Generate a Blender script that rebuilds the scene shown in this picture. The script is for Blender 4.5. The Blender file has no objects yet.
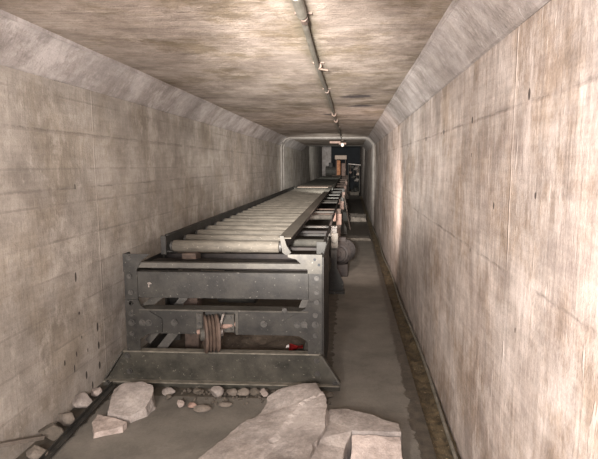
import bpy, bmesh, math, random
from mathutils import Vector, Matrix, noise
R = math.radians
sc = bpy.context.scene
C = sc.collection
random.seed(7)

# ------------------------------------------------------------------ camera, world, lights, exposure
F = 500.0
cam_d = bpy.data.cameras.new('camera'); cam = bpy.data.objects.new('camera', cam_d); C.objects.link(cam)
cam_d.sensor_fit = 'HORIZONTAL'; cam_d.sensor_width = 36.0; cam_d.lens = 36.0 * F / 598
cam_d.shift_x = -25.0 / 598
cam.location = (0, 0, 1.5)
cam.rotation_euler = (math.pi / 2 - math.atan(64.5 / 500), 0, math.atan(26 / 500))
cam_d.clip_start = 0.02
sc.camera = cam
w = bpy.data.worlds.new('world'); sc.world = w; w.use_nodes = True
w.node_tree.nodes['Background'].inputs[0].default_value = (1.0, 0.93, 0.86, 1)
w.node_tree.nodes['Background'].inputs[1].default_value = 0.35
sc.view_settings.view_transform = 'Standard'; sc.view_settings.look = 'None'
sc.view_settings.exposure = 0.15; sc.view_settings.gamma = 1.0; sc.view_settings.use_curve_mapping = False

def spot(name, loc, target, power, angle, col, size=0.08, blend=1.0):
    l = bpy.data.lights.new(name, 'SPOT'); l.energy = power; l.spot_size = R(angle); l.spot_blend = blend
    l.color = col; l.shadow_soft_size = size
    o = bpy.data.objects.new(name, l); C.objects.link(o); o.location = loc
    o.rotation_euler = (Vector(target) - Vector(loc)).to_track_quat('-Z', 'Y').to_euler()
    return o
def area(name, loc, target, power, sx, sy, col):
    l = bpy.data.lights.new(name, 'AREA'); l.energy = power; l.shape = 'RECTANGLE'; l.size = sx; l.size_y = sy; l.color = col
    o = bpy.data.objects.new(name, l); C.objects.link(o); o.location = loc
    o.rotation_euler = (Vector(target) - Vector(loc)).to_track_quat('-Z', 'Y').to_euler()
    return o
area('strobe_left', (-0.80, -0.75, 1.50), (-1.1, 4, 1.05), 125, 0.35, 0.35, (1.0, 0.89, 0.83))
area('strobe_right', (-0.05, -0.35, 1.5), (0.45, 2.4, 1.6), 80, 0.25, 0.25, (1.0, 0.90, 0.90))
spot('beam_fill', (-0.25, -0.3, 1.60), (-0.4, 14, 1.65), 7000, 32, (1.0, 0.93, 0.88), 0.1)  # spot added near the camera to brighten the far tunnel
spot('ceiling_fill', (-0.55, -0.9, 1.15), (-0.6, 7.0, 2.3), 1150, 46, (1.0, 0.90, 0.85), 0.1)  # added spot, aimed up to brighten the ceiling
spot('tunnel_lamp', (-0.1, 5.2, 1.0), (0.35, 9.5, 1.3), 210, 110, (1.0, 0.80, 0.72), 0.05)
spot('deep_fill', (-0.35, 9.5, 1.35), (-1.0, 22, 1.45), 750, 62, (0.96, 0.95, 0.92), 0.05)  # unseen spot added as fill for the walls past the rib
spot('shaft_fill', (-0.2, 18.6, 2.3), (-1.1, 29, 1.3), 650, 62, (0.96, 0.95, 0.92), 0.05)  # unseen spot added behind the beam to light the far left wall

# ------------------------------------------------------------------ material helpers
def new_mat(name):
    m = bpy.data.materials.new(name); m.use_nodes = True
    nt = m.node_tree; b = nt.nodes['Principled BSDF']
    return m, nt, b
def N(nt, t, **kw):
    n = nt.nodes.new(t)
    for k, v in kw.items(): setattr(n, k, v)
    return n
def noise_n(nt, vec, scale, detail=6, rough=0.6, vs=(1, 1, 1), dist=0.0, loc=(0, 0, 0)):
    mp = N(nt, 'ShaderNodeMapping'); mp.inputs['Scale'].default_value = vs; mp.inputs['Location'].default_value = loc
    nt.links.new(vec, mp.inputs['Vector'])
    n = N(nt, 'ShaderNodeTexNoise'); n.inputs['Scale'].default_value = scale; n.inputs['Detail'].default_value = detail
    n.inputs['Roughness'].default_value = rough; n.inputs['Distortion'].default_value = dist
    nt.links.new(mp.outputs[0], n.inputs['Vector'])
    return n.outputs['Fac']
def ramp(nt, fac, stops):
    r = N(nt, 'ShaderNodeValToRGB'); e = r.color_ramp.elements
    while len(e) < len(stops): e.new(0.5)
    for i, (p, c) in enumerate(stops):
        e[i].position = p; e[i].color = (c, c, c, 1) if isinstance(c, (int, float)) else (*c, 1)
    nt.links.new(fac, r.inputs[0]); return r.outputs[0]
def mix(nt, fac, a, b, mode='MIX'):
    m = N(nt, 'ShaderNodeMix', data_type='RGBA', blend_type=mode)
    for sock, v in ((m.inputs[0], fac), (m.inputs[6], a), (m.inputs[7], b)):
        if isinstance(v, (int, float)): sock.default_value = v
        elif isinstance(v, tuple): sock.default_value = (*v, 1)
        else: nt.links.new(v, sock)
    return m.outputs[2]
def mth(nt, op, a, b=0.0, c=0.0):
    m = N(nt, 'ShaderNodeMath', operation=op)
    for s, v in zip(m.inputs, (a, b, c)):
        if isinstance(v, (int, float)): s.default_value = v
        else: nt.links.new(v, s)
    return m.outputs[0]
def line_at(nt, coord, positions, width, wob=None):
    """1 on thin lines at the given coordinate values"""
    tot = None
    if wob is not None: coord = mth(nt, 'ADD', coord, wob)
    for p in positions:
        d = mth(nt, 'ABSOLUTE', mth(nt, 'SUBTRACT', coord, p))
        l = mth(nt, 'SUBTRACT', 1.0, mth(nt, 'MINIMUM', mth(nt, 'DIVIDE', d, width), 1.0))
        tot = l if tot is None else mth(nt, 'MAXIMUM', tot, l)
    return tot
def spots_at(nt, sep, axes, pts, soft=1.0):
    """elliptical marks; pts = (u, v, ru, rv)"""
    tot = None
    for u, v, ru, rv in pts:
        a = mth(nt, 'DIVIDE', mth(nt, 'SUBTRACT', sep.outputs[axes[0]], u), ru)
        b = mth(nt, 'DIVIDE', mth(nt, 'SUBTRACT', sep.outputs[axes[1]], v), rv)
        d = mth(nt, 'SQRT', mth(nt, 'ADD', mth(nt, 'MULTIPLY', a, a), mth(nt, 'MULTIPLY', b, b)))
        l = mth(nt, 'MAXIMUM', mth(nt, 'SUBTRACT', 1.0, mth(nt, 'POWER', d, 2.0)), 0.0)
        tot = l if tot is None else mth(nt, 'MAXIMUM', tot, l)
    return tot

def concrete(name, dark, mid, light, grain=0, joints_y=(), joints_z=(), spots=None, rough=0.85, bump=0.35,
             board=None, stain=(0.62, 0.52, 0.40), stain_amt=0.6, con=1.0, band_x=None, scratch=1.0, al=0.3):
    """grain 0: vertical boards, 1: transverse boards (ceiling), 2: isotropic"""
    m, nt, b = new_mat(name); L = nt.links
    tc = N(nt, 'ShaderNodeTexCoord'); v = tc.outputs['Object']
    sep = N(nt, 'ShaderNodeSeparateXYZ'); L.new(v, sep.inputs[0])
    def mul(col, fac_socket, lo, hi, a=0.36, z=0.64):
        lo = 1 - (1 - lo) * con; hi = 1 + (hi - 1) * con
        return mix(nt, 1.0, col, ramp2(fac_socket, a, lo, z, hi), 'MULTIPLY')
    def ramp2(fac, a, lo, z, hi):
        mr = N(nt, 'ShaderNodeMapRange'); L.new(fac, mr.inputs[0])
        mr.inputs[1].default_value = a; mr.inputs[2].default_value = z; mr.inputs[3].default_value = lo; mr.inputs[4].default_value = hi
        c = N(nt, 'ShaderNodeCombineColor')
        for i in range(3): L.new(mr.outputs[0], c.inputs[i])
        return c.outputs[0]
    along = [(1, 1, al), (al, 1, 1), (1, 1, 1)][grain]
    fine1 = [(1, 1, .05), (.05, 1, 1), (1, 1, 1)][grain]
    fine2 = [(.07, .07, 1), (.3, 1, 1), (1, 1, 1)][grain]
    big = noise_n(nt, v, 1.1, 10, 0.72, loc=(1, 5, 2))
    med = noise_n(nt, v, 5.0, 9, 0.74, vs=along, dist=0.5)
    f1 = noise_n(nt, v, 42, 5, 0.65, vs=fine1, loc=(5, 1, 9))
    f2 = noise_n(nt, v, 38, 4, 0.65, vs=fine2, loc=(2, 4, 6))
    gr = noise_n(nt, v, 90, 4, 0.7)
    col = ramp(nt, noise_n(nt, v, 2.6, 9, 0.7), [(0.36, dark), (0.50, mid), (0.62, light)])
    col = mul(col, big, 0.78, 1.20)
    col = mul(col, med, 0.76, 1.22)
    col = mul(col, f1, 1 - .22 * scratch, 1 + .2 * scratch)
    col = mul(col, f2, 0.88, 1.10)
    col = mul(col, gr, 0.88, 1.10)
    # brown water staining, lime bloom, short bright scratches
    sf = mth(nt, 'MULTIPLY', ramp(nt, noise_n(nt, v, 1.5, 9, 0.74, loc=(11, 3, 2)), [(0.48, 0.0), (0.60, 1.0)]), stain_amt)
    col = mix(nt, sf, col, mix(nt, 1.0, col, stain, 'MULTIPLY'))
    bl = ramp(nt, noise_n(nt, v, 3.4, 10, 0.8, vs=along, loc=(3, 7, 1)), [(0.53, 0.0), (0.63, 0.65)])
    col = mix(nt, bl, col, tuple(min(1, c * 1.18) for c in light))
    s1 = ramp(nt, noise_n(nt, v, 30, 3, 0.5, vs=[(1, 1, .10), (.22, 1, 1), (1, 1, 1)][grain], loc=(5, 11, 9), dist=1.2), [(0.66, 0.0), (0.70, 0.75)])
    s1 = mth(nt, 'MULTIPLY', s1, ramp(nt, big, [(0.45, 0.15), (0.6, 1.0)]))
    col = mix(nt, mth(nt, 'MULTIPLY', s1, scratch), col, tuple(min(1, c * 1.35) for c in light))
    h = mth(nt, 'ADD', mth(nt, 'MULTIPLY', f1, 0.35), mth(nt, 'MULTIPLY', med, 0.8))
    h = mth(nt, 'ADD', h, mth(nt, 'MULTIPLY', gr, 0.2)); h = mth(nt, 'ADD', h, mth(nt, 'MULTIPLY', s1, 0.4))
    wob = mth(nt, 'MULTIPLY', mth(nt, 'SUBTRACT', noise_n(nt, v, 7, 6, 0.7), 0.5), 0.03)
    brk = ramp(nt, noise_n(nt, v, 3.0, 5, 0.7, loc=(4, 4, 4)), [(0.42, 0.1), (0.56, 1.0)])
    if joints_y:
        j = mth(nt, 'MULTIPLY', line_at(nt, sep.outputs[1], joints_y, 0.009, mth(nt, 'MULTIPLY', wob, 0.3)), brk)
        col = mix(nt, mth(nt, 'MULTIPLY', j, 0.4), col, tuple(min(1, c * 1.2) for c in light)); h = mth(nt, 'ADD', h, mth(nt, 'MULTIPLY', j, 0.5))
    if joints_z:
        j = mth(nt, 'MULTIPLY', line_at(nt, sep.outputs[2], joints_z, 0.010, wob), brk)
        col = mix(nt, mth(nt, 'MULTIPLY', j, 0.5), col, tuple(c * 0.45 for c in dark)); h = mth(nt, 'SUBTRACT', h, mth(nt, 'MULTIPLY', j, 0.5))
    if board:
        ax, step = board
        q = mth(nt, 'DIVIDE', mth(nt, 'ADD', sep.outputs[ax], mth(nt, 'MULTIPLY', wob, 0.4)), step)
        j = mth(nt, 'LESS_THAN', mth(nt, 'FRACT', q), 0.06)
        wn = N(nt, 'ShaderNodeTexWhiteNoise', noise_dimensions='1D'); L.new(mth(nt, 'FLOOR', q), wn.inputs['W'])
        col = mix(nt, mth(nt, 'MULTIPLY', wn.outputs['Value'], 0.20), col, tuple(c * 0.55 for c in mid))
        col = mix(nt, mth(nt, 'MULTIPLY', mth(nt, 'MULTIPLY', j, brk), 0.35), col, tuple(c * 0.6 for c in dark))
        h = mth(nt, 'ADD', h, mth(nt, 'MULTIPLY', j, 0.3)); h = mth(nt, 'ADD', h, mth(nt, 'MULTIPLY', wn.outputs['Value'], 0.2))
    if band_x:   # dark greenish band on the ceiling, running along the conduit
        j = mth(nt, 'MULTIPLY', line_at(nt, sep.outputs[0], (band_x,), 0.075, wob), 0.8)
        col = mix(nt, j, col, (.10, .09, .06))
    if spots:
        axes, pts, sc_col = spots
        s = spots_at(nt, sep, axes, pts)
        if grain == 1:
            s = mth(nt, 'MAXIMUM', mth(nt, 'SUBTRACT', s, mth(nt, 'MULTIPLY', ramp(nt, noise_n(nt, v, 9, 6, 0.7, vs=(.4, 1, 1)), [(0.4, 0.0), (0.62, 1.0)]), 0.9)), 0.0)
        s = mth(nt, 'MINIMUM', mth(nt, 'MULTIPLY', s, 2.2), 0.9)
        col = mix(nt, s, col, sc_col); h = mth(nt, 'SUBTRACT', h, mth(nt, 'MULTIPLY', s, 0.6))
    L.new(col, b.inputs['Base Color']); b.inputs['Roughness'].default_value = rough
    b.inputs['Specular IOR Level'].default_value = 0.25
    bp = N(nt, 'ShaderNodeBump'); bp.inputs['Strength'].default_value = bump; bp.inputs['Distance'].default_value = 0.02
    L.new(h, bp.inputs['Height']); L.new(bp.outputs[0], b.inputs['Normal'])
    return m

def grime(name, a, c, scale=9, rough=0.6, metal=0.0, bump=0.25, vs=(1, 1, 1), speck=None, mid=0.5, spec=0.4, dust=None):
    m, nt, b = new_mat(name); L = nt.links
    tc = N(nt, 'ShaderNodeTexCoord'); v = tc.outputs['Object']
    n1 = noise_n(nt, v, scale, 7, 0.7, vs=vs)
    col = mix(nt, ramp(nt, n1, [(mid - 0.16, 0.0), (mid + 0.16, 1.0)]), a, c)
    if dust:
        up = ramp(nt, noise_n(nt, v, 5, 8, 0.75, loc=(7, 2, 3)), [(0.44, 0.0), (0.66, 0.28)])
        col = mix(nt, up, col, dust)
    if speck:
        s = ramp(nt, noise_n(nt, v, 55, 3, 0.6), [(0.66, 0.0), (0.71, 0.9)])
        col = mix(nt, s, col, speck)
    L.new(col, b.inputs['Base Color'])
    b.inputs['Metallic'].default_value = metal; b.inputs['Specular IOR Level'].default_value = spec
    L.new(ramp(nt, n1, [(0.3, rough - 0.1), (0.7, min(1, rough + 0.15))]), b.inputs['Roughness'])
    bp = N(nt, 'ShaderNodeBump'); bp.inputs['Strength'].default_value = bump; bp.inputs['Distance'].default_value = 0.01
    L.new(noise_n(nt, v, scale * 4, 6, 0.7, vs=vs), bp.inputs['Height']); L.new(bp.outputs[0], b.inputs['Normal'])
    return m

# tie holes / pockets on the walls  (y, z, ry, rz)
holes_r = [(1.733, 1.733, 0.012, 0.022), (2.514, 1.717, 0.016, 0.018), (3.245, 1.707, 0.02, 0.018), (4.001, 1.701, 0.025, 0.018), (2.508, 1.549, 0.008, 0.012), (1.63, 1.403, 0.009, 0.012), (2.08, 1.335, 0.01, 0.016), (3.097, 1.409, 0.008, 0.012), (1.753, 0.917, 0.006, 0.01), (2.455, 1.086, 0.008, 0.012), (5.228, 1.693, 0.03, 0.018)]
holes_l = [(2.98, 0.805, 0.012, 0.035), (3.034, 1.367, 0.007, 0.02), (3.209, 0.407, 0.012, 0.035), (2.995, 0.568, 0.01, 0.012), (2.935, 0.321, 0.007, 0.02), (2.803, 0.316, 0.008, 0.02), (2.902, 0.239, 0.007, 0.03), (3.034, 0.139, 0.012, 0.03), (3.208, 0.135, 0.014, 0.03), (3.006, 0.406, 0.006, 0.012), (3.102, 0.039, 0.01, 0.03), (3.068, 0.296, 0.006, 0.015), (3.211, 0.277, 0.012, 0.03)]
MW_L = concrete('concrete_left', (.27, .242, .21), (.35, .32, .28), (.44, .405, .36), 0,
                joints_y=(3.3, 4.32, 5.9, 7.6, 9.4, 11.2), joints_z=(1.70, 1.36), spots=((1, 2), holes_l, (.035, .03, .027)), board=(2, 0.21), stain=(.72, .67, .58), con=0.6, scratch=0.3, al=0.7)
MW_R = concrete('concrete_right', (.32, .275, .245), (.43, .38, .34), (.55, .50, .46), 0, bump=0.45,
                joints_y=(1.875, 2.75, 4.1, 5.6, 7.2, 9.0, 11.0), joints_z=(1.71, 1.10), spots=((1, 2), holes_r, (.06, .05, .045)), con=0.75, scratch=0.75, al=0.4)
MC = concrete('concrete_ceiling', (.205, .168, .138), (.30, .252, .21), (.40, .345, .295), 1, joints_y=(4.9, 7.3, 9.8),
              board=(1, 0.135), bump=0.55, stain=(.58, .54, .42), stain_amt=0.85, band_x=-0.225,
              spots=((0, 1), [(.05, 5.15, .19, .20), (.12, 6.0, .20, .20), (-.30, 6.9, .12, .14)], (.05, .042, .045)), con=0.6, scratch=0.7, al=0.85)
MH = concrete('concrete_haunch', (.26, .235, .215), (.36, .33, .31), (.46, .43, .41), 0, bump=0.55, stain=(.72, .67, .6), stain_amt=0.35, con=0.5, scratch=0.6, al=0.6)

# floor: trowelled grey-green screed, wet dark margin beside the gutter, black mud beyond the low kerb
def floor_mat():
    m, nt, b = new_mat('floor_screed'); L = nt.links
    tc = N(nt, 'ShaderNodeTexCoord'); v = tc.outputs['Object']
    sep = N(nt, 'ShaderNodeSeparateXYZ'); L.new(v, sep.inputs[0])
    col = ramp(nt, noise_n(nt, v, 3.2, 7, 0.65), [(0.3, (.105, .099, .086)), (0.5, (.155, .146, .126)), (0.72, (.20, .187, .163))])
    col = mix(nt, ramp(nt, noise_n(nt, v, 60, 3, 0.7), [(0.4, 0.0), (0.7, 0.25)]), col, (.07, .065, .055))
    nz = mth(nt, 'MULTIPLY', mth(nt, 'SUBTRACT', noise_n(nt, v, 7, 6, 0.7), 0.5), 0.16)
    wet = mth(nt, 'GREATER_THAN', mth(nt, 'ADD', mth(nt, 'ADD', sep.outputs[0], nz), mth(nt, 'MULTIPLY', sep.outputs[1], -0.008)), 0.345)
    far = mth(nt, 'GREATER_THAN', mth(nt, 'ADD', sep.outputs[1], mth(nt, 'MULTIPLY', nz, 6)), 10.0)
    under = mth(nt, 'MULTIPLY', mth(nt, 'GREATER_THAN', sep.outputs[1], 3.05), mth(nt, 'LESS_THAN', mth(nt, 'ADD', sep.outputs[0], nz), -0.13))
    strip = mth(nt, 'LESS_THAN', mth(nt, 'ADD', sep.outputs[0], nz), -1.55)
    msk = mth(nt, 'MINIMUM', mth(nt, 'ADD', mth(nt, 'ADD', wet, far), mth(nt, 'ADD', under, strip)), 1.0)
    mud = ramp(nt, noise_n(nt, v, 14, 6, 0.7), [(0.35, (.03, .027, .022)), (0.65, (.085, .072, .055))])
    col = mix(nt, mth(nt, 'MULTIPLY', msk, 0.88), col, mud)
    L.new(col, b.inputs['Base Color'])
    rr = mth(nt, 'SUBTRACT', 0.62, mth(nt, 'MULTIPLY', wet, 0.2)); L.new(rr, b.inputs['Roughness'])
    b.inputs['Specular IOR Level'].default_value = 0.3
    bp = N(nt, 'ShaderNodeBump'); bp.inputs['Strength'].default_value = 0.25; bp.inputs['Distance'].default_value = 0.015
    hh = mth(nt, 'SUBTRACT', noise_n(nt, v, 18, 6, 0.7), mth(nt, 'MULTIPLY', msk, 0.5))
    L.new(hh, bp.inputs['Height']); L.new(bp.outputs[0], b.inputs['Normal'])
    return m
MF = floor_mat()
MUD = grime('ochre_mud', (.03, .025, .017), (.15, .115, .065), 16, 0.6, bump=0.8, speck=(.36, .30, .2), mid=0.5)
STEEL = grime('grimy_dark_steel', (.014, .014, .013), (.031, .0305, .028), 8, 0.55, 0.0, 0.2, speck=(.12, .115, .10), dust=(.09, .085, .07), spec=0.25)
STEEL2 = grime('dusty_grey_steel', (.032, .031, .027), (.066, .063, .054), 8, 0.6, 0.0, 0.2, speck=(.17, .16, .14), dust=(.16, .15, .13), spec=0.25)
BASEM = grime('oily_sill_steel', (.020, .020, .016), (.052, .050, .040), 7, 0.6, 0.0, 0.3, speck=(.15, .14, .115), dust=(.12, .11, .09), spec=0.25)
EDGE = grime('pale_edge_steel', (.11, .105, .085), (.25, .235, .195), 18, 0.5, 0.2, 0.2)  # paler tone for the sill edges and gutter pipe
ROLL = grime('roller_steel', (.062, .056, .046), (.12, .108, .088), 7, 0.7, 0.0, 0.15, vs=(1, 4, 4), speck=(.26, .24, .2), spec=0.2)
RUST = grime('rusty_iron', (.045, .032, .025), (.12, .085, .065), 14, 0.7, 0.0, 0.4)
PINKR = grime('pale_rusted_casting', (.15, .095, .075), (.30, .21, .17), 12, 0.7, 0.0, 0.3)
ORANGE = grime('orange_rust', (.30, .11, .045), (.62, .30, .15), 9, 0.7, 0.0, 0.3)
BRIGHT = grime('bright_scraped_steel', (.15, .135, .12), (.34, .30, .27), 20, 0.4, 0.3, 0.2)
BOLTM = grime('bolt_steel', (.028, .028, .026), (.075, .072, .065), 30, 0.5, 0.2, 0.1)
BELT = grime('pale_pan_steel', (.09, .088, .073), (.16, .155, .13), 3, 0.6, 0.1, 0.15, dust=(.17, .165, .135))
PINKP = grime('pinkish_board', (.38, .30, .24), (.55, .44, .36), 6, 0.8)
PIPE = grime('galvanised_conduit', (.075, .07, .055), (.17, .16, .135), 10, 0.5, 0.1, 0.2)
RIB = grime('rib_concrete', (.10, .09, .08), (.17, .155, .138), 8, 0.9)
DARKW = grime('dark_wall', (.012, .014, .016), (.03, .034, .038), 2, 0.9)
GREASE_SHADE = grime('grease_and_shade', (.010, .009, .009), (.032, .027, .024), 12, 0.6, spec=0.2)  # greasy black; also paints in shade on members behind the frame gap
RED = grime('red_cloth', (.28, .012, .012), (.45, .022, .022), 8, 0.8)
WHITE = grime('white_label', (.6, .55, .52), (.75, .7, .66), 8, 0.8)
SLAB = concrete('slab_concrete', (.17, .15, .136), (.25, .225, .205), (.34, .312, .288), 2, bump=0.45, stain_amt=0.2, con=0.8, scratch=0.3)
SLABP = concrete('fresh_broken_concrete', (.24, .205, .18), (.32, .275, .245), (.42, .365, .33), 2, bump=0.7, stain_amt=0.1, con=0.8, scratch=0.3)
STONE = grime('rubble_concrete', (.09, .078, .062), (.19, .165, .14), 12, 0.9, bump=0.6)
STONED = grime('dirty_rubble', (.055, .047, .037), (.12, .105, .085), 12, 0.9, bump=0.6)
WOOD = grime('dark_weathered_board', (.05, .04, .033), (.15, .12, .1), 9, 0.8, vs=(3, 1, 1))
GLASSY, _nt, _b = new_mat('lamp_glass'); _b.inputs['Base Color'].default_value = (.8, .7, .62, 1); _b.inputs['Roughness'].default_value = 0.25

# ------------------------------------------------------------------ mesh helpers
def obj(name, bm, mat, parent=None, smooth=False):
    me = bpy.data.meshes.new(name)
    bmesh.ops.recalc_face_normals(bm, faces=bm.faces)
    bm.to_mesh(me); bm.free()
    if smooth:
        for p in me.polygons: p.use_smooth = True
    for mm in (mat if isinstance(mat, (list, tuple)) else [mat]): me.materials.append(mm)
    o = bpy.data.objects.new(name, me); C.objects.link(o)
    if parent: o.parent = parent
    return o
def thing(name, label, cat, loc=(0, 0, 0), group=None, rz=0):
    o = bpy.data.objects.new(name, None); C.objects.link(o); o.location = loc; o.rotation_euler = (0, 0, rz)
    o.empty_display_size = 0.1
    return tag(o, label, cat, group)
def tag(o, label, cat, group=None, kind=None):
    o['label'] = label; o['category'] = cat
    if group: o['group'] = group
    if kind: o['kind'] = kind
    return o
def struct(o): o['kind'] = 'structure'; return o
def box(bm, x0, x1, y0, y1, z0, z1, bev=0.0, mi=0):
    r = bmesh.ops.create_cube(bm, size=1.0)
    vs = r['verts']
    for v in vs:
        v.co = Vector(((x0 + x1) / 2 + v.co.x * (x1 - x0), (y0 + y1) / 2 + v.co.y * (y1 - y0), (z0 + z1) / 2 + v.co.z * (z1 - z0)))
    fs = set(f for v in vs for f in v.link_faces)
    for f in fs: f.material_index = mi
    if bev:
        bmesh.ops.bevel(bm, geom=list(set(e for v in vs for e in v.link_edges)), offset=bev, segments=1, affect='EDGES')
def BX(*a, **k):
    bm = bmesh.new(); box(bm, *a, **k); return bm
def bar(bm, p, q, w, h, up=(0, 0, 1)):
    """rectangular bar from p to q"""
    p = Vector(p); q = Vector(q); d = (q - p); L = d.length; d.normalize()
    s = d.cross(Vector(up)); s.normalize(); u = s.cross(d)
    vs = []
    for t in (p, q):
        for a, b in ((-1, -1), (1, -1), (1, 1), (-1, 1)): vs.append(bm.verts.new(t + s * a * w / 2 + u * b * h / 2))
    for f in ((0, 1, 2, 3), (7, 6, 5, 4), (0, 4, 5, 1), (1, 5, 6, 2), (2, 6, 7, 3), (3, 7, 4, 0)): bm.faces.new([vs[i] for i in f])
def cyl(bm, p, q, r, seg=16, r2=None):
    p = Vector(p); q = Vector(q); d = q - p
    m = Matrix.Translation((p + q) / 2) @ d.to_track_quat('Z', 'Y').to_matrix().to_4x4()
    bmesh.ops.create_cone(bm, cap_ends=True, segments=seg, radius1=r, radius2=r if r2 is None else r2, depth=d.length, matrix=m)
def lathe(bm, prof, p, axis, seg=32):
    """prof = [(t along axis, r)]"""
    ax = Vector(axis).normalized(); q = ax.to_track_quat('Z', 'Y').to_matrix()
    rings = []
    for t, r in prof:
        rings.append([bm.verts.new(Vector(p) + q @ Vector((r * math.cos(2 * math.pi * k / seg), r * math.sin(2 * math.pi * k / seg), t))) for k in range(seg)])
    for a, b in zip(rings, rings[1:]):
        for k in range(seg): bm.faces.new((a[k], a[(k + 1) % seg], b[(k + 1) % seg], b[k]))
    bm.faces.new(rings[0]); bm.faces.new(rings[-1])
def tube(bm, pts, r, seg=10):
    pts = [Vector(p) for p in pts]; rings = []
    for i, p in enumerate(pts):
        d = (pts[min(i + 1, len(pts) - 1)] - pts[max(i - 1, 0)]).normalized()
        ref = Vector((0, 0, 1)) if abs(d.z) < 0.9 else Vector((1, 0, 0))
        s = d.cross(ref).normalized(); u = s.cross(d)
        rings.append([bm.verts.new(p + s * r * math.cos(2 * math.pi * k / seg) + u * r * math.sin(2 * math.pi * k / seg)) for k in range(seg)])
    for a, b in zip(rings, rings[1:]):
        for k in range(seg): bm.faces.new((a[k], a[(k + 1) % seg], b[(k + 1) % seg], b[k]))
    bm.faces.new(rings[0]); bm.faces.new(rings[-1])
def plate(bm, pts, vec):
    """planar polygon pts extruded by vec"""
    vec = Vector(vec); a = [bm.verts.new(Vector(p)) for p in pts]; b = [bm.verts.new(Vector(p) + vec) for p in pts]
    n = len(pts); bm.faces.new(a); bm.faces.new(b[::-1])
    for i in range(n): bm.faces.new((a[i], a[(i + 1) % n], b[(i + 1) % n], b[i]))
def grid_wall(p0, u, v, nu, nv, jit=0.0, fn=None):
    bm = bmesh.new(); p0 = Vector(p0); u = Vector(u); v = Vector(v)
    n = u.cross(v).normalized()
    g = [[bm.verts.new(p0 + u * (i / nu) + v * (j / nv)) for j in range(nv + 1)] for i in range(nu + 1)]
    for i in range(nu):
        for j in range(nv): bm.faces.new((g[i][j], g[i + 1][j], g[i + 1][j + 1], g[i][j + 1]))
    if jit:
        for f in bm.verts: f.co += n * jit * noise.noise(f.co * 1.7)
    return bm
def rock(size, seed, flat=1.0):
    bm = bmesh.new(); bmesh.ops.create_icosphere(bm, subdivisions=3, radius=1.0)
    rnd = random.Random(seed)
    planes = []
    for k in range(9):
        d = Vector((rnd.uniform(-1, 1), rnd.uniform(-1, 1), rnd.uniform(-1, 1))).normalized(); planes.append((d, rnd.uniform(0.5, 0.85)))
    for v in bm.verts:
        for d, t in planes:
            e = v.co.dot(d) - t
            if e > 0: v.co -= d * e
        v.co += v.normal * 0.06 * noise.noise(v.co * 4 + Vector((seed, 0, 0)))
        v.co.x *= size[0]; v.co.y *= size[1]; v.co.z *= size[2]
    return bm
def slab_mesh(top, z_bot, cuts=9, jag=0.012, spread=0.02, seed=0, zj=1.0):
    """broken slab: top outline (x,y,z), sides going down to z_bot; densely subdivided and roughened"""
    bm = bmesh.new(); n = len(top)
    cen = sum((Vector(t) for t in top), Vector()) / n
    a = [bm.verts.new(t) for t in top]
    b = []
    for t in top:
        d = (Vector(t) - cen); d.z = 0; d.normalize()
        zb = z_bot if not callable(z_bot) else z_bot(t)
        b.append(bm.verts.new((t[0] + d.x * spread, t[1] + d.y * spread, zb)))
    tf = [bm.faces.new(a)]; bm.faces.new(b[::-1])
    for i in range(n): bm.faces.new((a[i], b[i], b[(i + 1) % n], a[(i + 1) % n]))
    bmesh.ops.triangulate(bm, faces=bm.faces[:])
    for _ in range(4):
        bmesh.ops.subdivide_edges(bm, edges=[e for e in bm.edges if e.calc_length() > 0.035], cuts=1, use_grid_fill=True)
        bmesh.ops.triangulate(bm, faces=[f for f in bm.faces if len(f.verts) > 3])
    s = Vector((seed * 3.1, seed * 1.7, 0))
    for v in bm.verts:
        p = v.co * 9 + s
        v.co += Vector((noise.noise(p), noise.noise(p + Vector((9, 0, 0))), noise.noise(p + Vector((0, 9, 0))) * 0.5 * zj)) * jag
        p = v.co * 30 + s
        v.co += Vector((noise.noise(p), noise.noise(p + Vector((9, 0, 0))), noise.noise(p + Vector((0, 9, 0))) * 0.6 * zj)) * jag * 0.5
        if v.co.z < 0.001: v.co.z = 0.001
    return bm

# ------------------------------------------------------------------ the tunnel shell
XL, XR, ZC, ZH, CH = -1.71, 0.59, 2.18, 1.985, 0.16
Y0, Y1, Y2 = -3.0, 18.0, 31.0
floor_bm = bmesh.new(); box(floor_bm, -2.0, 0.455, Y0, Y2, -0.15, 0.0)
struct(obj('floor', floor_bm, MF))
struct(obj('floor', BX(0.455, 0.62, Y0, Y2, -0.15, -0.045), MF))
struct(obj('wall_left', grid_wall((XL, Y0, -0.1), (0, Y2 - Y0, 0), (0, 0, ZH + 0.1), 90, 10, 0.006), MW_L, smooth=True))
struct(obj('wall_right', grid_wall((XR, Y0, -0.1), (0, Y2 - Y0, 0), (0, 0, ZH + 0.1), 90, 10, 0.005), MW_R, smooth=True))
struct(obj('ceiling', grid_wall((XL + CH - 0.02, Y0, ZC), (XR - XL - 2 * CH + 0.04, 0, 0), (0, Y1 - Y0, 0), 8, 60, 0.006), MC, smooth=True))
# sloping haunches between wall and ceiling, with a small lip along the ceiling edge
def haunch(side):
    bm = bmesh.new(); x = XL if side < 0 else XR; s = -side
    prof = [(x, ZH), (x + s * 0.012, ZH + 0.006), (x + s * 0.13, ZC - 0.045), (x + s * 0.155, ZC - 0.022), (x + s * 0.165, ZC - 0.02), (x + s * 0.168, ZC + 0.005)]
    n = 60; rows = []
    for i in range(n + 1):
        y = Y0 + (Y1 - Y0) * i / n
        rows.append([bm.verts.new((px + 0.004 * noise.noise(Vector((px, y * 2, pz))), y, pz)) for px, pz in prof])
    for a, b in zip(rows, rows[1:]):
        for k in range(len(prof) - 1): bm.faces.new((a[k], a[k + 1], b[k + 1], b[k]))
    return bm
struct(obj('trim_1', haunch(-1), MH)); struct(obj('trim_2', haunch(1), MH))
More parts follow.
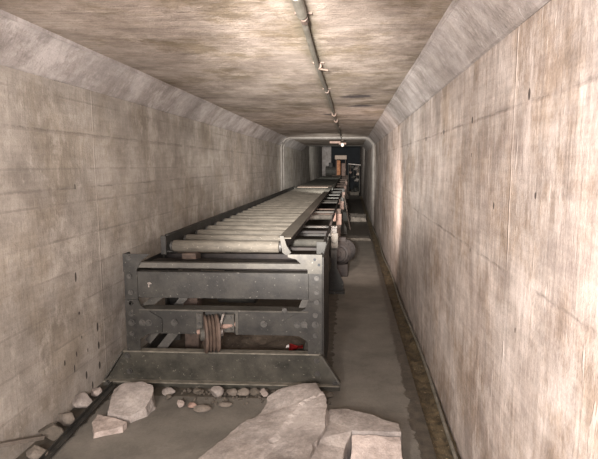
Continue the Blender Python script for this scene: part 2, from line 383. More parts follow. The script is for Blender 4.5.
# arched double rib where the next tunnel section begins
def arch(y, r, off):
    bm = bmesh.new(); pts = []
    xl, xr, zt = XL + off, XR - off, ZC - off
    rad = 0.24
    pts.append((xl, y, 0.02))
    for k in range(9):
        a = math.pi - k * math.pi / 16; pts.append((xl + rad + rad * math.cos(a), y, zt - rad + rad * math.sin(a)))
    for k in range(9):
        a = math.pi / 2 - k * math.pi / 16; pts.append((xr - rad + rad * math.cos(a), y, zt - rad + rad * math.sin(a)))
    pts.append((xr, y, 0.02))
    tube(bm, pts, r, 8); return bm
struct(obj('trim_3', arch(12.3, 0.024, 0.02), RIB, smooth=True))
struct(obj('trim_4', arch(12.75, 0.020, 0.018), RIB, smooth=True))
# ceiling ends in a beam, then the shaft above the far end is open and dark
struct(obj('trim_5', BX(XL, XR, Y1 - 0.05, Y1 + 0.25, ZC - 0.015, 3.4), STEEL2))
struct(obj('wall_left', BX(XL - 0.1, XL, Y1, Y2, ZH, 3.4), MW_L)); struct(obj('wall_right', BX(XR, XR + 0.1, Y1, Y2, ZH, 3.4), MW_R))
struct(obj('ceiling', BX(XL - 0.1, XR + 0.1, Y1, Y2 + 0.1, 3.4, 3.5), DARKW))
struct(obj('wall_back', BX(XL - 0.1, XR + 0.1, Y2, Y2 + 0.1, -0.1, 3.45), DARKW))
struct(obj('trim_6', BX(XL + 0.001, XL + 0.55, Y2 - 0.3, Y2 - 0.002, 0.0, 3.4), MH))   # pilaster closing the left side
# outer faces behind the walls keep daylight out
struct(obj('wall_left', BX(XL - 0.2, XL - 0.02, Y0, Y2, -0.15, 2.4), DARKW)); struct(obj('wall_right', BX(XR + 0.02, XR + 0.2, Y0, Y2, -0.15, 2.4), DARKW))
struct(obj('ceiling', BX(XL - 0.2, XR + 0.2, Y0, Y1, ZC + 0.03, ZC + 0.15), DARKW))

# gutter: mud and thin pipe along the right wall
bm = grid_wall((0.456, 0.3, 0), (0.128, 0, 0), (0, 24, 0), 6, 420)
for v in bm.verts:
    e = abs((v.co.x - 0.456) / 0.128 - 0.45)
    v.co.z = -0.032 + 0.07 * e * e + 0.028 * noise.noise(v.co * 14) + 0.012 * noise.noise(v.co * 45)
tag(obj('gutter_mud', bm, MUD, smooth=True), 'ochre brown mud and grit filling the narrow gutter along the right wall', 'mud', kind='stuff')
bm = bmesh.new(); pts = []
for k in range(90):
    y = 1.0 + k * 0.2; pts.append((0.565 + 0.012 * math.sin(y * 2.1) - 0.006, y, 0.028 + 0.012 * math.sin(y * 1.3 + 1)))
tube(bm, pts, 0.011, 8)
tag(obj('gutter_pipe', bm, EDGE, smooth=True), 'thin pale pipe lying in the muddy gutter at the foot of the right wall', 'pipe')

# ------------------------------------------------------------------ front tail frame (faces the camera, front plane y = 3.22)
YF = 3.22
fr = thing('conveyor_end_frame', 'dark riveted steel box frame at the near end of the conveyor with a grooved pulley', 'machine frame', (-0.87, 3.6, 0))
fr_inv = Matrix.Translation((0.87, -3.6, 0))
def fp(name, bm, mat, smooth=False, parent=None, label=None):
    bm.transform(fr_inv) ; o = obj(name, bm, mat, parent or fr, smooth)
    if label: o['label'] = label
    return o
def angle_post(x, s, y, z0, z1, wd=0.09, t=0.012, d=0.09, sy=1):
    bm = bmesh.new(); xa, xb = sorted((x, x + s * wd)); ya, yb = sorted((y, y + sy * t))
    box(bm, xa, xb, ya, yb, z0, z1, 0.002)
    xa, xb = sorted((x, x + s * t)); ya, yb = sorted((y + sy * t, y + sy * d)); box(bm, xa, xb, ya, yb, z0, z1, 0.002); return bm
fp('post', angle_post(-1.515, 1, YF, 0.235, 0.91), STEEL)
fp('post', angle_post(-0.18, -1, YF, 0.235, 0.915), STEEL)
fp('post', angle_post(-1.515, 1, 4.02, 0.03, 0.88, sy=-1), STEEL)
fp('post', angle_post(-0.18, -1, 4.02, 0.03, 0.88, sy=-1), STEEL)
def channel_x(x0, x1, y, z0, z1, d=0.06, t=0.012):
    bm = bmesh.new()
    box(bm, x0, x1, y, y + t, z0, z1, 0.002); box(bm, x0, x1, y + t, y + d, z1 - t, z1, 0.002); box(bm, x0, x1, y + t, y + d, z0, z0 + t, 0.002)
    return bm
fp('top_beam', channel_x(-1.425, -0.27, YF + 0.004, 0.612, 0.79), STEEL)
# right half top-left plate of the post carries the roller bracket
bm = bmesh.new()
plate(bm, [(-0.405, YF - 0.006, 0.918), (-0.18, YF - 0.006, 0.918), (-0.18, YF - 0.006, 0.79), (-0.275, YF - 0.006, 0.79), (-0.275, YF - 0.006, 0.815), (-0.35, YF - 0.006, 0.885), (-0.405, YF - 0.006, 0.90)], (0, 0.008, 0))
fp('corner_plate', bm, STEEL2)
bm = bmesh.new()
plate(bm, [(-1.515, YF - 0.006, 0.912), (-1.33, YF - 0.006, 0.912), (-1.385, YF - 0.006, 0.87), (-1.425, YF - 0.006, 0.80), (-1.515, YF - 0.006, 0.79)], (0, 0.008, 0))
fp('corner_plate', bm, STEEL)
# rear angle lying a little behind the top beam
bm = bmesh.new(); box(bm, -1.49, -0.2, 3.62, 3.74, 0.775, 0.787, 0.002); box(bm, -1.49, -0.2, 3.62, 3.632, 0.72, 0.787, 0.002)
fp('cross_angle', bm, GREASE_SHADE)  # near-black colour stands in for shade behind the top beam
bm = bmesh.new(); bar(bm, (-1.44, YF + 0.03, 0.835), (-0.27, YF + 0.03, 0.835), 0.05, 0.035); fp('dusty_top_angle', bm, STEEL2)
# middle beam: two channels with gussets flaring into the posts, pulley between
fp('middle_beam', channel_x(-1.49, -0.985, YF + 0.004, 0.362, 0.525), STEEL)
fp('middle_beam', channel_x(-0.765, -0.20, YF + 0.004, 0.362, 0.528), STEEL)
fp('middle_beam_web', BX(-0.985, -0.765, YF + 0.05, YF + 0.064, 0.362, 0.526), STEEL)
fp('middle_beam_flange', BX(-1.42, -0.27, YF - 0.012, YF + 0.10, 0.524, 0.536, 0.003), STEEL2)
for s, x in ((1, -1.515), (-1, -0.18)):
    bm = bmesh.new(); y = YF - 0.008
    pts = [(x, y, 0.60), (x + s * 0.095, y, 0.60), (x + s * 0.11, y, 0.555), (x + s * 0.25, y, 0.47), (x + s * 0.25, y, 0.375), (x + s * 0.15, y, 0.362), (x + s * 0.095, y, 0.325), (x + s * 0.095, y, 0.24), (x, y, 0.24)]
    plate(bm, pts, (0, 0.008, 0)); fp('gusset_plate', bm, STEEL)
bm = bmesh.new(); box(bm, -0.765, -0.745, YF - 0.002, YF + 0.004, 0.365, 0.525); fp('splice_plate', bm, STEEL2)
# bearing plates with bolts
fp('bearing_plate', BX(-0.865, -0.775, YF + 0.012, YF + 0.03, 0.375, 0.50, 0.003), STEEL2)
fp('bearing_plate', BX(-1.03, -0.99, YF - 0.006, YF + 0.004, 0.375, 0.51, 0.003), STEEL2)
def bolt(x, y, z, r=0.013, mat=BOLTM):
    bm = bmesh.new(); cyl(bm, (x, y, z), (x, y - 0.012, z), r, 6); cyl(bm, (x, y + 0.002, z), (x, y - 0.004, z), r * 1.45, 12); return fp('bolt', bm, mat)
for x, z in [(-1.475, .885), (-1.475, .76), (-1.47, .65), (-1.475, .575), (-1.475, .50), (-1.475, .44), (-1.40, .44), (-1.355, .44), (-1.475, .365),
             (-0.225, .51), (-0.225, .445), (-0.225, .37), (-0.30, .445), (-0.345, .445), (-0.215, .76), (-0.215, .665), (-0.215, .60), (-0.43, .54),
             (-1.47, .575), (-1.18, .445), (-0.57, .445)]:
    bolt(x, YF - 0.008, z, 0.016 if abs(z - .445) < .01 else 0.012)
for x, z in [(-0.84, .48), (-0.80, .48), (-0.84, .395), (-0.80, .395), (-1.01, .49), (-1.01, .44), (-1.01, .395)]: bolt(x, YF + (0.012 if x > -0.9 else -0.006), z, 0.009)
for x, z in [(-0.228, .885), (-0.2, .85)]:
    bm = bmesh.new(); cyl(bm, (x, YF - 0.008, z), (x, YF - 0.0055, z), 0.009, 12); fp('bolt_hole', bm, DARKW)
bm = bmesh.new(); plate(bm, [(-1.358, YF - 0.002, .715), (-1.34, YF - 0.002, .72), (-1.325, YF - 0.002, .708), (-1.35, YF - 0.002, .703)], (0, 0.004, 0)); box(bm, -1.350, -1.345, YF - 0.002, YF + 0.002, .685, .703)
fp('paint_scar', bm, BRIGHT)
# grooved pulley
pr = []
for k in range(9):
    t = -0.044 + 0.088 * k / 8; pr.append((t, 0.118 if k in (0, 8) else (0.128 if k % 2 == 1 else 0.108)))
bm = bmesh.new(); lathe(bm, [(-0.047, 0.095), (-0.047, 0.127), (-0.041, 0.129)] + pr[1:-1] + [(0.041, 0.129), (0.047, 0.127), (0.047, 0.095)], (-0.93, YF - 0.005, 0.372), (1, 0.42, 0), 40)
pul = fp('grooved_pulley', bm, RUST, label='rusty multi groove pulley wheel')
bm = bmesh.new(); lathe(bm, [(-0.075, 0.03), (-0.07, 0.042), (0.07, 0.042), (0.075, 0.03)], (-0.93, YF - 0.005, 0.372), (1, 0.42, 0), 20); fp('hub', bm, STEEL2, parent=pul)
bm = bmesh.new(); cyl(bm, (-1.02, YF - 0.025, .385), (-0.76, YF + 0.035, .43), 0.017, 12); fp('shaft', bm, PINKR, label='pale rusty pulley shaft')
bm = bmesh.new(); bar(bm, (-0.835, YF - 0.03, .515), (-0.872, YF - 0.02, .40), 0.012, 0.02, (0, 1, 0)); bar(bm, (-0.872, YF - 0.02, .40), (-0.868, YF - 0.02, .36), 0.012, 0.02, (0, 1, 0)); fp('guard_strap', bm, BRIGHT)
bm = bmesh.new(); cyl(bm, (-0.855, YF - 0.03, .39), (-0.84, YF - 0.03, .39), 0.025, 8); fp('shaft_collar', bm, BRIGHT)
# base sill: sloping dark web with bottom flange and triangular ends
bm = bmesh.new()
y = YF - 0.01
plate(bm, [(-1.545, y, .235), (-0.185, y, .235), (-0.185, y, .035), (-1.66, y - 0.0, .035)], (0, 0.012, 0)); fp('base_sill', bm, BASEM)
bm = bmesh.new(); box(bm, -1.55, -0.18, YF - 0.018, YF + 0.05, .234, .242, 0.003); fp('sill_top_edge', bm, EDGE)
bm = bmesh.new(); box(bm, -1.68, -0.06, YF - 0.055, YF + 0.08, .030, .039, 0.003); fp('sill_flange', bm, EDGE)
bm = bmesh.new(); box(bm, -1.68, -0.06, YF - 0.045, YF + 0.06, .0, .030, 0.003); fp('sill_foot', bm, BASEM)
bm = bmesh.new(); plate(bm, [(-0.20, YF - 0.02, .24), (-0.185, YF - 0.02, .24), (-0.062, YF - 0.02, .05), (-0.062, YF - 0.02, .036), (-0.20, YF - 0.02, .036)], (0, 0.012, 0)); fp('end_gusset', bm, BASEM)
bm = bmesh.new(); bar(bm, (-0.185, YF - 0.02, .243), (-0.06, YF - 0.02, .05), 0.05, 0.01, (1, 0, 0.5)); fp('gusset_edge', bm, STEEL2)
bm = bmesh.new(); bar(bm, (-1.54, YF - 0.02, .24), (-1.67, YF - 0.02, .045), 0.05, 0.01, (1, 0, -0.5)); fp('gusset_edge', bm, STEEL2)
for x, z in [(-0.215, .20), (-0.21, .11), (-1.51, .21), (-1.50, .1), (-0.09, .045)]: bolt(x, YF - 0.02, z, 0.013)
bolt(-1.64, YF - 0.055, .03, 0.012)
# sides of the box
bm = bmesh.new(); box(bm, -0.178, -0.170, YF, 4.02, .03, .90, 0.001); fp('side_plate', bm, STEEL, label='dark side plate of the box frame')
bm = bmesh.new(); box(bm, -1.52, -1.512, YF + 0.1, 4.02, .60, .80); fp('side_beam', bm, STEEL)
bm = bmesh.new(); box(bm, -1.52, -1.50, YF + 0.05, 4.02, .03, .15); fp('side_beam', bm, STEEL)
bm = bmesh.new(); box(bm, -1.50, -0.20, 3.98, 4.02, .42, .50); fp('rear_beam', bm, GREASE_SHADE)  # rear beams coloured near-black to paint the gap's shade
bm = bmesh.new(); box(bm, -1.50, -0.20, 3.98, 4.02, .66, .78); fp('rear_beam', bm, GREASE_SHADE)
# braces and the inner rusty column
bm = bmesh.new(); bar(bm, (-1.47, 3.45, .22), (-1.12, 3.65, .66), 0.05, 0.012, (0, 1, 0)); fp('diagonal_brace', bm, STEEL2)
bm = bmesh.new(); bar(bm, (-1.40, 3.35, .12), (-1.18, 3.6, .42), 0.06, 0.012, (0, 1, 0)); fp('diagonal_brace', bm, STEEL2)
bm = bmesh.new(); bar(bm, (-1.42, 3.3, .52), (-1.24, 3.5, .66), 0.05, 0.012, (0, 1, 0)); fp('diagonal_brace', bm, STEEL2)
bm = bmesh.new(); bar(bm, (-0.33, 3.3, .50), (-0.27, 3.33, .66), 0.05, 0.012, (0, 1, 0)); bar(bm, (-0.30, 3.5, .08), (-0.24, 3.3, .36), 0.09, 0.012, (0, 1, 0)); fp('diagonal_brace', bm, STEEL2)
bm = bmesh.new(); box(bm, -1.28, -1.17, 3.70, 3.82, .05, .83, 0.004); fp('inner_column', bm, RUST)
bm = bmesh.new(); cyl(bm, (-1.45, 3.75, .56), (-0.25, 3.75, .56), 0.045, 16); fp('tail_shaft', bm, RUST)
bm = bmesh.new(); lathe(bm, [(0, .05), (0, .12), (.28, .12), (.28, .05)], (-1.0, 3.75, .56), (1, 0, 0), 24); fp('tail_drum', bm, STEEL, smooth=False)

# ------------------------------------------------------------------ roller bed
YB, YE = 3.72, 12.6
bed = thing('roller_conveyor', 'long grey roller conveyor bed running away down the tunnel toward the far machinery', 'conveyor', (-0.95, 3.7, 0))
bed_inv = Matrix.Translation((0.95, -3.7, 0))
def bp_(name, bm, mat, smooth=False, parent=None, label=None):
    bm.transform(bed_inv); o = obj(name, bm, mat, parent or bed, smooth)
    if label: o['label'] = label
    return o
bm = bmesh.new(); box(bm, -1.412, -1.404, YB, YE, .84, .972); box(bm, -1.412, -1.385, YB, YE, .964, .972); box(bm, -1.412, -1.36, YB, YE, .838, .846)
bp_('side_rail', bm, STEEL)
bm = bmesh.new(); box(bm, -0.54, -0.44, YB - 0.02, YE, .950, .958, 0.001)
rl = bp_('side_rail', bm, ROLL, label='dusty top flange of the walkway side rail')
bm = bmesh.new(); box(bm, -0.50, -0.492, YB, YE, .85, .950)
bp_('side_rail', bm, GREASE_SHADE)
bm = bmesh.new()
plate(bm, [(-0.525, YB - 0.03, .972), (-0.495, YB - 0.03, .972), (-0.475, YB - 0.03, .90), (-0.44, YB - 0.03, .845), (-0.475, YB - 0.03, .825), (-0.505, YB - 0.03, .845)], (0, 0.02, 0)); bp_('rail_end_bracket', bm, STEEL2)
bm = bmesh.new(); box(bm, -1.44, -1.40, YB - 0.02, YB, .82, .965, 0.002); bp_('rail_end_bracket', bm, STEEL)
# rollers
r0 = 0.047
bm = bmesh.new(); lathe(bm, [(-0.415, 0.03), (-0.413, r0 - 0.004), (-0.409, r0), (0.409, r0), (0.413, r0 - 0.004), (0.415, 0.03)], (0, 0, 0), (1, 0, 0), 32)
proto = obj('roller', bm, ROLL, bed)
for p in proto.data.polygons: p.use_smooth = abs(p.normal.x) < 0.3
bm = bmesh.new(); cyl(bm, (-0.44, 0, 0), (0.445, 0, 0), 0.014, 10); cyl(bm, (0.418, 0, 0), (0.43, 0, 0), 0.038, 16); cyl(bm, (-0.43, 0, 0), (-0.418, 0, 0), 0.038, 16)
ax0 = obj('roller_axle', bm, BOLTM, proto)
ys = [YB + 0.06 + 0.32 * k for k in range(28)]
proto.location = (-0.955 + 0.95, ys[0] - 3.7, .876)
for i, yy in enumerate(ys[1:]):
    c = proto.copy(); C.objects.link(c); c.parent = bed; c.location = (-0.955 + 0.95, yy - 3.7, .876)
    c.rotation_euler = (random.uniform(0, 6), 0, 0)
    a = ax0.copy(); C.objects.link(a); a.parent = c
# flat pan beyond the rollers
bm = bmesh.new(); box(bm, -1.40, -0.47, YE + 0.02, 27.0, .90, .915); box(bm, -1.42, -1.40, YE + 0.02, 27.0, .87, .93); box(bm, -0.47, -0.44, YE + 0.02, 27.0, .87, .95)
bp_('pan', bm, BELT)
bm = bmesh.new(); box(bm, -1.38, -0.50, 13.1, 14.0, .9155, .925); bp_('cover_board', bm, PINKP, label='pale pinkish cover board')
for yy in (4.05, 5.1, 7.3, 9.2, 11.5):
    bm = bmesh.new(); box(bm, -1.40, -0.20, yy, yy + 0.07, .80, .825, 0.002); bp_('cross_member', bm, STEEL2 if yy > 7 else GREASE_SHADE)  # near members coloured dark, shade painted in behind the frame
for yy in (4.6, 6.9, 9.9):
    bm = bmesh.new(); cyl(bm, (-1.38, yy, .78), (-0.215, yy, .78), 0.035, 14); o = bp_('return_roller', bm, STEEL2)
    for p in o.data.polygons: p.use_smooth = abs(p.normal.x) < .3
    bm = bmesh.new(); box(bm, -0.235, -0.195, yy - 0.05, yy + 0.05, .73, .84, 0.006); bp_('bearing_block', bm, PINKR if yy > 6 else STEEL2)
bm = bmesh.new(); box(bm, -0.225, -0.205, 4.05, 12.4, .825, .85); bp_('outer_runner', bm, GREASE_SHADE)

# support stands on the walkway side and wall side
stand_lab = ['dark support stand with a flared foot, the nearest one behind the box frame',
             'pale rusted support stand, second along the conveyor beside the walkway',
             'support stand beside the leaning board, third along the conveyor',
             'distant support stand, fourth under the conveyor by the walkway',
             'small distant support stand, fifth under the flat pan of the conveyor',
             'farthest support stand just in front of the rusty machinery']
for i, (yy, mt) in enumerate([(5.77, STEEL), (8.1, RUST), (10.9, STEEL2), (13.6, STEEL2), (17.5, RUST), (22.5, RUST)]):
    zt = .775 if i < 3 else .835
    st = thing('support_stand', stand_lab[i], 'support stand', (-0.185, yy, 0), 'conveyor support stands')
    for nm, x in (('leg', 0.0), ('leg', -1.25)):
        bm = bmesh.new(); box(bm, x - 0.035, x + 0.035, -0.005, 0.005, .12, zt, 0.001); box(bm, x - 0.035, x - 0.027, 0.005, 0.06, .12, zt, 0.001)
        lg = obj(nm, bm, mt, st)
        bm = bmesh.new(); plate(bm, [(x - 0.035, -0.006, .30), (x + 0.035, -0.006, .30), (x + 0.115, -0.006, .13), (x + 0.115, -0.006, .03), (x - 0.10, -0.006, .03), (x - 0.10, -0.006, .13)], (0, 0.012, 0))
        box(bm, x - 0.11, x + 0.13, -0.05, 0.10, 0.0, .03, 0.003); obj('foot', bm, mt, lg)
    bm = bmesh.new(); box(bm, -1.24, 0.02, 0.005, 0.05, zt - 0.10, zt - 0.04, 0.002); obj('cross_beam', bm, mt, st)
    bm = bmesh.new(); box(bm, -1.29, 0.04, -0.02, 0.07, zt, zt + (0.028 if i >= 3 else 0.02), 0.002); obj('cap', bm, mt, st)
    bm = bmesh.new(); box(bm, -0.03, 0.05, -0.035, -0.006, zt - 0.24, zt - 0.06, 0.006); cyl(bm, (0.01, -0.05, zt - .14), (0.01, -0.036, zt - .14), 0.03, 10)
    obj('bearing_bracket', bm, PINKR if i else STEEL2, st)

# ------------------------------------------------------------------ motor beside the conveyor
mo = thing('electric_motor', 'dark greasy ribbed motor on a low pedestal beside the conveyor stands', 'motor', (-0.07, 6.75, 0))
bm = bmesh.new(); box(bm, -0.13, 0.05, -0.12, 0.16, 0, .17, 0.01); obj('pedestal', bm, GREASE_SHADE, mo)
bm = bmesh.new(); prof = [(-.17, .04), (-.16, .12)]
for k in range(10): prof += [(-.13 + k * .028, .155), (-.118 + k * .028, .155), (-.117 + k * .028, .135), (-.106 + k * .028, .135)]
prof += [(.17, .12), (.18, .04)]
lathe(bm, prof, (-0.03, 0.0, .325), (0.25, 1, 0), 28); obj('motor_body', bm, GREASE_SHADE, mo)
bm = bmesh.new(); cyl(bm, (-0.075, -.20, .325), (-0.068, -.165, .325), 0.095, 20); cyl(bm, (-0.08, -.23, .325), (-0.075, -.20, .325), 0.035, 12); obj('end_bell', bm, GREASE_SHADE, mo)
bm = bmesh.new(); box(bm, -0.08, 0.02, -0.05, 0.05, .465, .53, 0.006); obj('terminal_box', bm, GREASE_SHADE, mo)

# leaning board and kerbs beyond
bm = bmesh.new(); bar(bm, (0.01, 11.6, 0.012), (-0.14, 12.7, .68), 0.17, 0.025, (1, 0, 0.2))
tag(obj('leaning_board', bm, WOOD), 'dark board leaning against the far conveyor stands above the walkway', 'board')
bm = slab_mesh([(-0.10, 9.95, .05), (.40, 9.9, .05), (.40, 10.2, .06), (-0.10, 10.25, .06)], 0.0, jag=0.015, seed=3)
tag(obj('low_kerb', bm, STONED), 'low dark kerb crossing the walkway where the clean floor ends', 'kerb')
bm = slab_mesh([(0.02, 13.3, .12), (.42, 13.3, .1), (.44, 14.0, .13), (0.0, 14.1, .15)], 0.0, jag=0.03, seed=5)
tag(obj('broken_sill', bm, STONE), 'pale broken concrete sill across the dark part of the walkway', 'concrete slab')
bm = BX(0.0, 0.44, 25.0, 25.5, 0, .16, 0.01)
tag(obj('concrete_step', bm, STONED), 'small brown concrete step far down the walkway', 'step')

# ------------------------------------------------------------------ far machinery
mc = thing('drive_machine', 'orange rusty drive machinery with a pale top plate at the far end of the conveyor', 'machine', (-0.55, 27.6, 0))
def mp_(n, bm, m): return obj(n, bm, m, mc)
bm = bmesh.new(); box(bm, -.45, .45, -.1, .9, 0, .95, .02); mp_('base', bm, RUST)
bm = bmesh.new(); box(bm, -.22, .02, -.3, .3, .95, 1.75, .03); mp_('gear_housing', bm, ORANGE)
bm = bmesh.new(); box(bm, .08, .32, -.35, .25, .9, 1.6, .03); cyl(bm, (.2, -.36, 1.25), (.2, -.5, 1.25), .11, 16); mp_('motor_housing', bm, PINKR)
bm = bmesh.new(); box(bm, -.28, .36, -.4, .5, 1.80, 2.02, .02); mp_('top_plate', bm, PINKP)
bm = bmesh.new(); lathe(bm, [(-.3, .05), (-.3, .28), (.3, .28), (.3, .05)], (-.5, .2, 1.15), (1, 0, 0), 24); mp_('head_drum', bm, STEEL2)
bm = bmesh.new(); box(bm, -.62, -.40, -.1, .3, 1.35, 1.62, .02); mp_('bracket', bm, STEEL)
for x in (-.2, .3):
    bm = bmesh.new(); box(bm, x - .03, x + .03, -.36, -.30, .9, 1.82, .005); mp_('upright', bm, RUST)
pp = thing('handrail', 'pale horizontal pipe rail hung with valves, right of the far machinery', 'handrail', (0.2, 27.0, 0))
bm = bmesh.new(); cyl(bm, (-.30, 0, 1.56), (.36, 0, 1.50), .035, 10); obj('rail', bm, BRIGHT, pp)
for x in (-.28, .30):
    bm = bmesh.new(); cyl(bm, (x, 0, 0), (x, 0, 1.55), .03, 8); obj('post', bm, STEEL2, pp)
for x, z, sz, m in ((-.12, 1.38, .11, STEEL2), (.10, 1.30, .13, BRIGHT), (.22, 1.02, .10, PINKP), (-.02, .86, .12, STEEL2), (.16, .70, .14, BRIGHT), (-.2, 1.1, .09, PINKR)):
    bm = bmesh.new(); lathe(bm, [(-sz, sz * .35), (-sz * .4, sz * .35), (-sz * .35, sz * .8), (sz * .35, sz * .8), (sz * .4, sz * .35), (sz, sz * .35)], (x, 0.06, z), (1, .2, .3), 12)
    cyl(bm, (x, 0.06, z), (x, 0.06, 1.53), .012, 6); obj('valve', bm, m, pp)
for k, (x, y, z, s, m) in enumerate([(0.12, 27.3, .0, .12, STEEL2), (.34, 28.0, 0, .2, STEEL), (-.02, 26.4, 0, .10, RUST), (.42, 26.9, 0, .09, STONED)]):
    bm = rock((s, s * .9, s * 1.1), 40 + k); o = obj('scrap_block', bm, m); o.location = (x, y, s * .62)
    tag(o, ['grey scrap lump left under the far pipe rail', 'largest dark scrap lump at the far end against the right wall',
            'rusty scrap lump nearest on the far walkway', 'pale small scrap lump by the right wall at the far end'][k], 'rubble', 'scrap at the far end')

# ------------------------------------------------------------------ ceiling conduit
cd = thing('ceiling_conduit', 'long metal conduit fixed along the tunnel ceiling', 'conduit', (-0.215, 0, ZC))
bm = bmesh.new(); pts = [(0.006 * math.sin(y * 1.4), y, -0.028 - 0.004 * math.sin(y * 2.3)) for y in [Y0 + 0.1 + .2 * k for k in range(98)] if y < 13.4]
tube(bm, pts, 0.0145, 12); obj('conduit_pipe', bm, PIPE, cd, True)
for yy in (2.35, 3.45, 4.6, 6.6, 9.0, 11.6):
    bm = bmesh.new(); box(bm, -.04, .04, yy - .008, yy + .008, -.008, 0.004, .002); cyl(bm, (0.003, yy - .03, -.028), (0.003, yy + .03, -.028), .0185, 12); obj('clamp', bm, RUST, cd)
bm = bmesh.new(); cyl(bm, (0, 2.02, -.028), (0, 2.28, -.028), .023, 14); obj('junction_box', bm, PIPE, cd)
bm = bmesh.new(); cyl(bm, (-.01, 3.44, -.04), (.06, 3.46, -.05), .006, 8); obj('tap_lever', bm, RUST, cd)
for yy in (6.65, 7.6):
    bm = bmesh.new(); cyl(bm, (0.0, yy - .05, -.028), (0.0, yy + .05, -.028), .03, 12); obj('coupling', bm, RUST, cd)
lf = thing('ceiling_lamp', 'broken pale lamp fitting hanging at the end of the ceiling conduit', 'lamp', (-0.21, 13.5, ZC))
bm = bmesh.new(); box(bm, -.34, -.05, -.04, .04, -.11, -.05, .01); box(bm, -.10, .10, -.03, .03, -.14, -.09, .01); obj('fitting_body', bm, PINKR, lf)
bm = bmesh.new(); lathe(bm, [(0, .02), (.02, .04), (.06, .045), (.09, .03), (.10, .01)], (0.0, -.04, -.10), (0, 0, -1), 16); obj('lamp_globe', bm, GLASSY, lf, True)
bm = bmesh.new(); cyl(bm, (0, 0, 0), (0, 0, -.05), .03, 10); obj('stem', bm, RUST, lf)

# ------------------------------------------------------------------ rubble
# large foreground slab, leaning up at the back
top = [(-0.95, 1.62, .06), (-0.76, 2.16, .07), (-0.70, 2.33, .08), (-0.63, 2.47, .09), (-0.555, 2.55, .11), (-0.49, 2.70, .13), (-0.485, 2.80, .15), (-0.43, 2.87, .17), (-0.36, 2.86, .19),
       (-0.27, 2.88, .21), (-0.20, 2.87, .215), (-0.155, 2.74, .22), (-0.115, 2.58, .20), (-0.12, 2.42, .19), (-0.17, 2.20, .19), (-0.24, 1.95, .18), (-0.3, 1.6, .17)]
bm = slab_mesh(top, lambda t: 0.0, jag=0.016, seed=1, zj=0.25)
# a fracture step across the top
for v in bm.verts:
    if v.co.z > 0.05:
        x, y, z = v.co
        d = (y - (2.63 + (x + .38) * 0.35))
        if d > 0: v.co.z -= min(d, .02) * 0.9
        e = (x - (-0.42 + (y - 2.2) * 0.33))
        if e > 0 and d < 0: v.co.z -= min(e, .014) * 1.0
        if z > .12: v.co.z += 0.006 * noise.noise(v.co * 5)
tag(obj('concrete_slab', bm, SLAB), 'largest broken concrete slab lying in the foreground before the frame', 'concrete slab')
top = [(-0.16, 2.60, .12), (-0.10, 2.66, .135), (-0.02, 2.68, .135), (.12, 2.60, .14), (.262, 2.51, .14), (.266, 2.43, .14), (.14, 2.43, .142), (.018, 2.43, .142), (-0.02, 2.30, .12), (-.05, 1.7, .10), (-.22, 1.7, .12), (-0.20, 2.0, .15), (-0.17, 2.3, .15)]
bm = slab_mesh(top, 0.0, jag=0.010, spread=0.012, seed=2, zj=0.4)
tag(obj('concrete_slab', bm, SLAB), 'lower concrete slab under the right edge of the largest foreground slab', 'concrete slab')
top = [(.02, 2.405, .132), (.14, 2.40, .134), (.258, 2.395, .130), (.262, 2.35, .118), (.272, 2.25, .06), (.28, 1.7, .03), (.02, 1.7, .03), (0.01, 2.25, .06), (.015, 2.35, .118)]
bm = slab_mesh(top, 0.0, jag=0.008, spread=0.004, seed=4)
tag(obj('broken_concrete_block', bm, SLABP), 'pale pinkish freshly broken concrete block at the bottom right of the foreground slabs', 'concrete block')
# flat pieces on the left
top = [(-1.477, 2.910, 0.100), (-1.410, 2.949, 0.130), (-1.314, 2.968, 0.130), (-1.236, 2.950, 0.120), (-1.203, 2.862, 0.090), (-1.214, 2.780, 0.060), (-1.280, 2.706, 0.040), (-1.356, 2.714, 0.040), (-1.428, 2.739, 0.050), (-1.452, 2.817, 0.080)]
bm = slab_mesh(top, 0.0, jag=0.012, spread=0.01, seed=6)
tag(obj('concrete_slab', bm, SLAB), 'flat pale concrete slab propped against the sill at the left of the frame', 'concrete slab')
top = [(-1.467, 2.627, 0.040), (-1.468, 2.698, 0.045), (-1.388, 2.681, 0.050), (-1.273, 2.639, 0.045), (-1.276, 2.592, 0.040), (-1.338, 2.555, 0.035), (-1.405, 2.529, 0.030)]
bm = slab_mesh(top, 0.0, jag=0.010, spread=0.004, seed=8)
tag(obj('concrete_fragment', bm, SLABP), 'long pale concrete fragment lying just in front of the left flat slab', 'concrete fragment')
bm = bmesh.new(); bar(bm, (-1.525, 2.1, .012), (-1.56, 3.10, .045), .030, .006); bar(bm, (-1.54, 2.1, .024), (-1.575, 3.10, .057), .006, .026)
tag(obj('angle_iron', bm, STEEL), 'dark steel angle iron lying on the floor along the left wall', 'angle iron')
bm = bmesh.new(); bar(bm, (-1.69, 2.0, .16), (-1.60, 2.45, .02), .05, .03); 
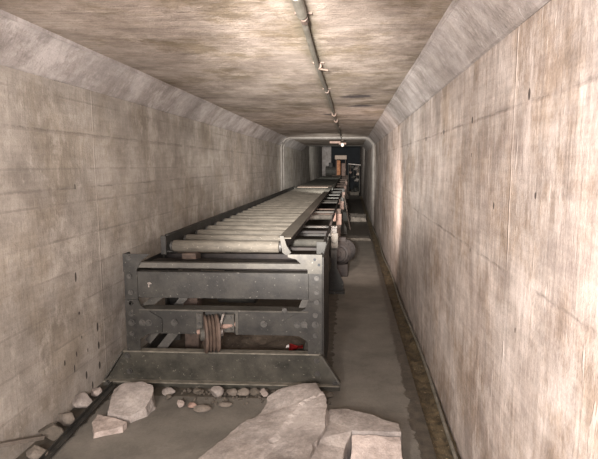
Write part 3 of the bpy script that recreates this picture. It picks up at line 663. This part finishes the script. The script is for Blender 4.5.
stones = [(-1.645, 2.86, .075, .05, SLAB, 'grey stone wedged between the left wall and the angle iron'),
          (-1.645, 2.66, .06, .05, STONE, 'mossy lump against the left wall beside the angle iron'),
          (-1.645, 3.02, .05, .035, SLABP, 'pale chip beside the far end of the angle iron'),
          (-1.63, 2.50, .07, .05, STONED, 'dark stone low against the left wall near the angle iron'),
          (-1.60, 2.32, .06, .04, STONE, 'nearest stone at the left wall foot'),
          (-1.17, 3.05, .05, .03, SLAB, 'grey stone right beside the flat left slab'),
          (-1.05, 2.90, .03, .025, SLABP, 'small square pink chip in front of the sill'),
          (-0.97, 2.90, .035, .02, PINKR, 'reddish brick chip next to the pink chip'),
          (-0.90, 2.86, .06, .022, STONE, 'flat tan piece right of the reddish chip'),
          (-0.86, 3.05, .05, .04, SLAB, 'white stone against the sill left of the pulley'),
          (-0.76, 3.07, .04, .03, STONE, 'stone against the sill just below the pulley'),
          (-0.69, 3.08, .045, .03, STONE, 'second stone right of the one below the pulley'),
          (-0.61, 3.08, .035, .03, STONED, 'brown stone against the sill left of the largest slab'),
          (-0.55, 3.07, .03, .03, SLABP, 'small pale stone touching the largest slab corner'),
          (-1.00, 3.09, .03, .02, STONED, 'little dark stone by the sill flange'),
          (-0.475, 3.06, .02, .02, STONED, 'dark pebble between the sill and the tip of the largest slab'),
          (-0.13, 3.08, .035, .02, STONED, 'dark stone at the right end of the sill'),
          (-0.77, 2.93, .045, .018, STONE, 'thin chip on the floor between sill and largest slab'),
          (-1.16, 3.00, .025, .02, STONED, 'tiny stone in the shadow of the flat left slab')]
for k, (x, y, s, h, m, lab) in enumerate(stones):
    bm = rock((s, s * .7, h), 10 + k)
    zmin = min(v.co.z for v in bm.verts)
    o = obj('stone', bm, m); o.location = (x, y, -zmin + 0.001); tag(o, lab, 'stone', 'rubble stones along the frame and left wall')
bm2 = bm = bmesh.new(); bar(bm, (-1.69, 2.15, .17), (-1.63, 2.42, .06), .03, .02)
tag(obj('splintered_lath', bm, STONE), 'pale lath propped against the left wall at the bottom left', 'lath')
# grit under and in front of the frame
bm = bmesh.new(); rnd = random.Random(3)
for k in range(160):
    x = rnd.uniform(-1.1, -0.1); y = rnd.choice([rnd.uniform(3.08, 3.15), rnd.uniform(2.92, 3.15)]); r = rnd.uniform(.006, .018)
    mtx = Matrix.Translation((x, y, r * .5)) @ Matrix.Rotation(rnd.uniform(0, 6), 4, Vector((1, .5, .3)).normalized()) @ Matrix.Diagonal((1, rnd.uniform(.6, 1), rnd.uniform(.4, .8), 1))
    bmesh.ops.create_icosphere(bm, subdivisions=1, radius=r, matrix=mtx)
tag(obj('grit', bm, STONED), 'loose grit and crumbs scattered along the front of the frame sill', 'grit', kind='stuff')
# debris bank under the frame
bm = grid_wall((-1.48, 3.32, 0), (1.26, 0, 0), (0, 1.7, 0), 50, 60)
for v in bm.verts:
    u = (v.co.x + 1.48) / 1.26; t = (v.co.y - 3.32) / 1.7
    e = max(0.0, min(1, 6 * u, 6 * (1 - u), 3 * t, 4 * (1 - t)))
    v.co.z = 0.002 + e * (0.09 + 0.06 * noise.noise(v.co * 4) + 0.02 * noise.noise(v.co * 20))
tag(obj('dirt_heap', bm, grime('brown_dirt', (.06, .048, .035), (.15, .12, .09), 10, 0.9, bump=0.7, speck=(.3, .26, .2)), smooth=True), 'brown dirt heaped on the floor inside the box frame', 'dirt', kind='stuff')
# red rag
bm = grid_wall((-0.46, 3.62, 0.30), (0.11, 0, 0), (0, 0.10, 0), 20, 16)
for v in bm.verts:
    v.co.z = .09 + 0.032 * math.sin((v.co.x + .47) * 35) * math.cos(v.co.y * 30) + 0.03 * noise.noise(v.co * 15) + .02
    v.co.x += .02 * noise.noise(v.co * 9)
bmesh.ops.solidify(bm, geom=bm.faces[:], thickness=0.004)
rag = tag(obj('red_cloth', bm, RED, smooth=True), 'crumpled red cloth with a white patch lying inside the frame at the right', 'cloth')
bm = bmesh.new(); plate(bm, [(-0.475, 3.60, .135), (-0.45, 3.60, .14), (-0.455, 3.60, .16), (-0.47, 3.60, .15)], (0, .01, 0)); obj('white_patch', bm, WHITE, rag)
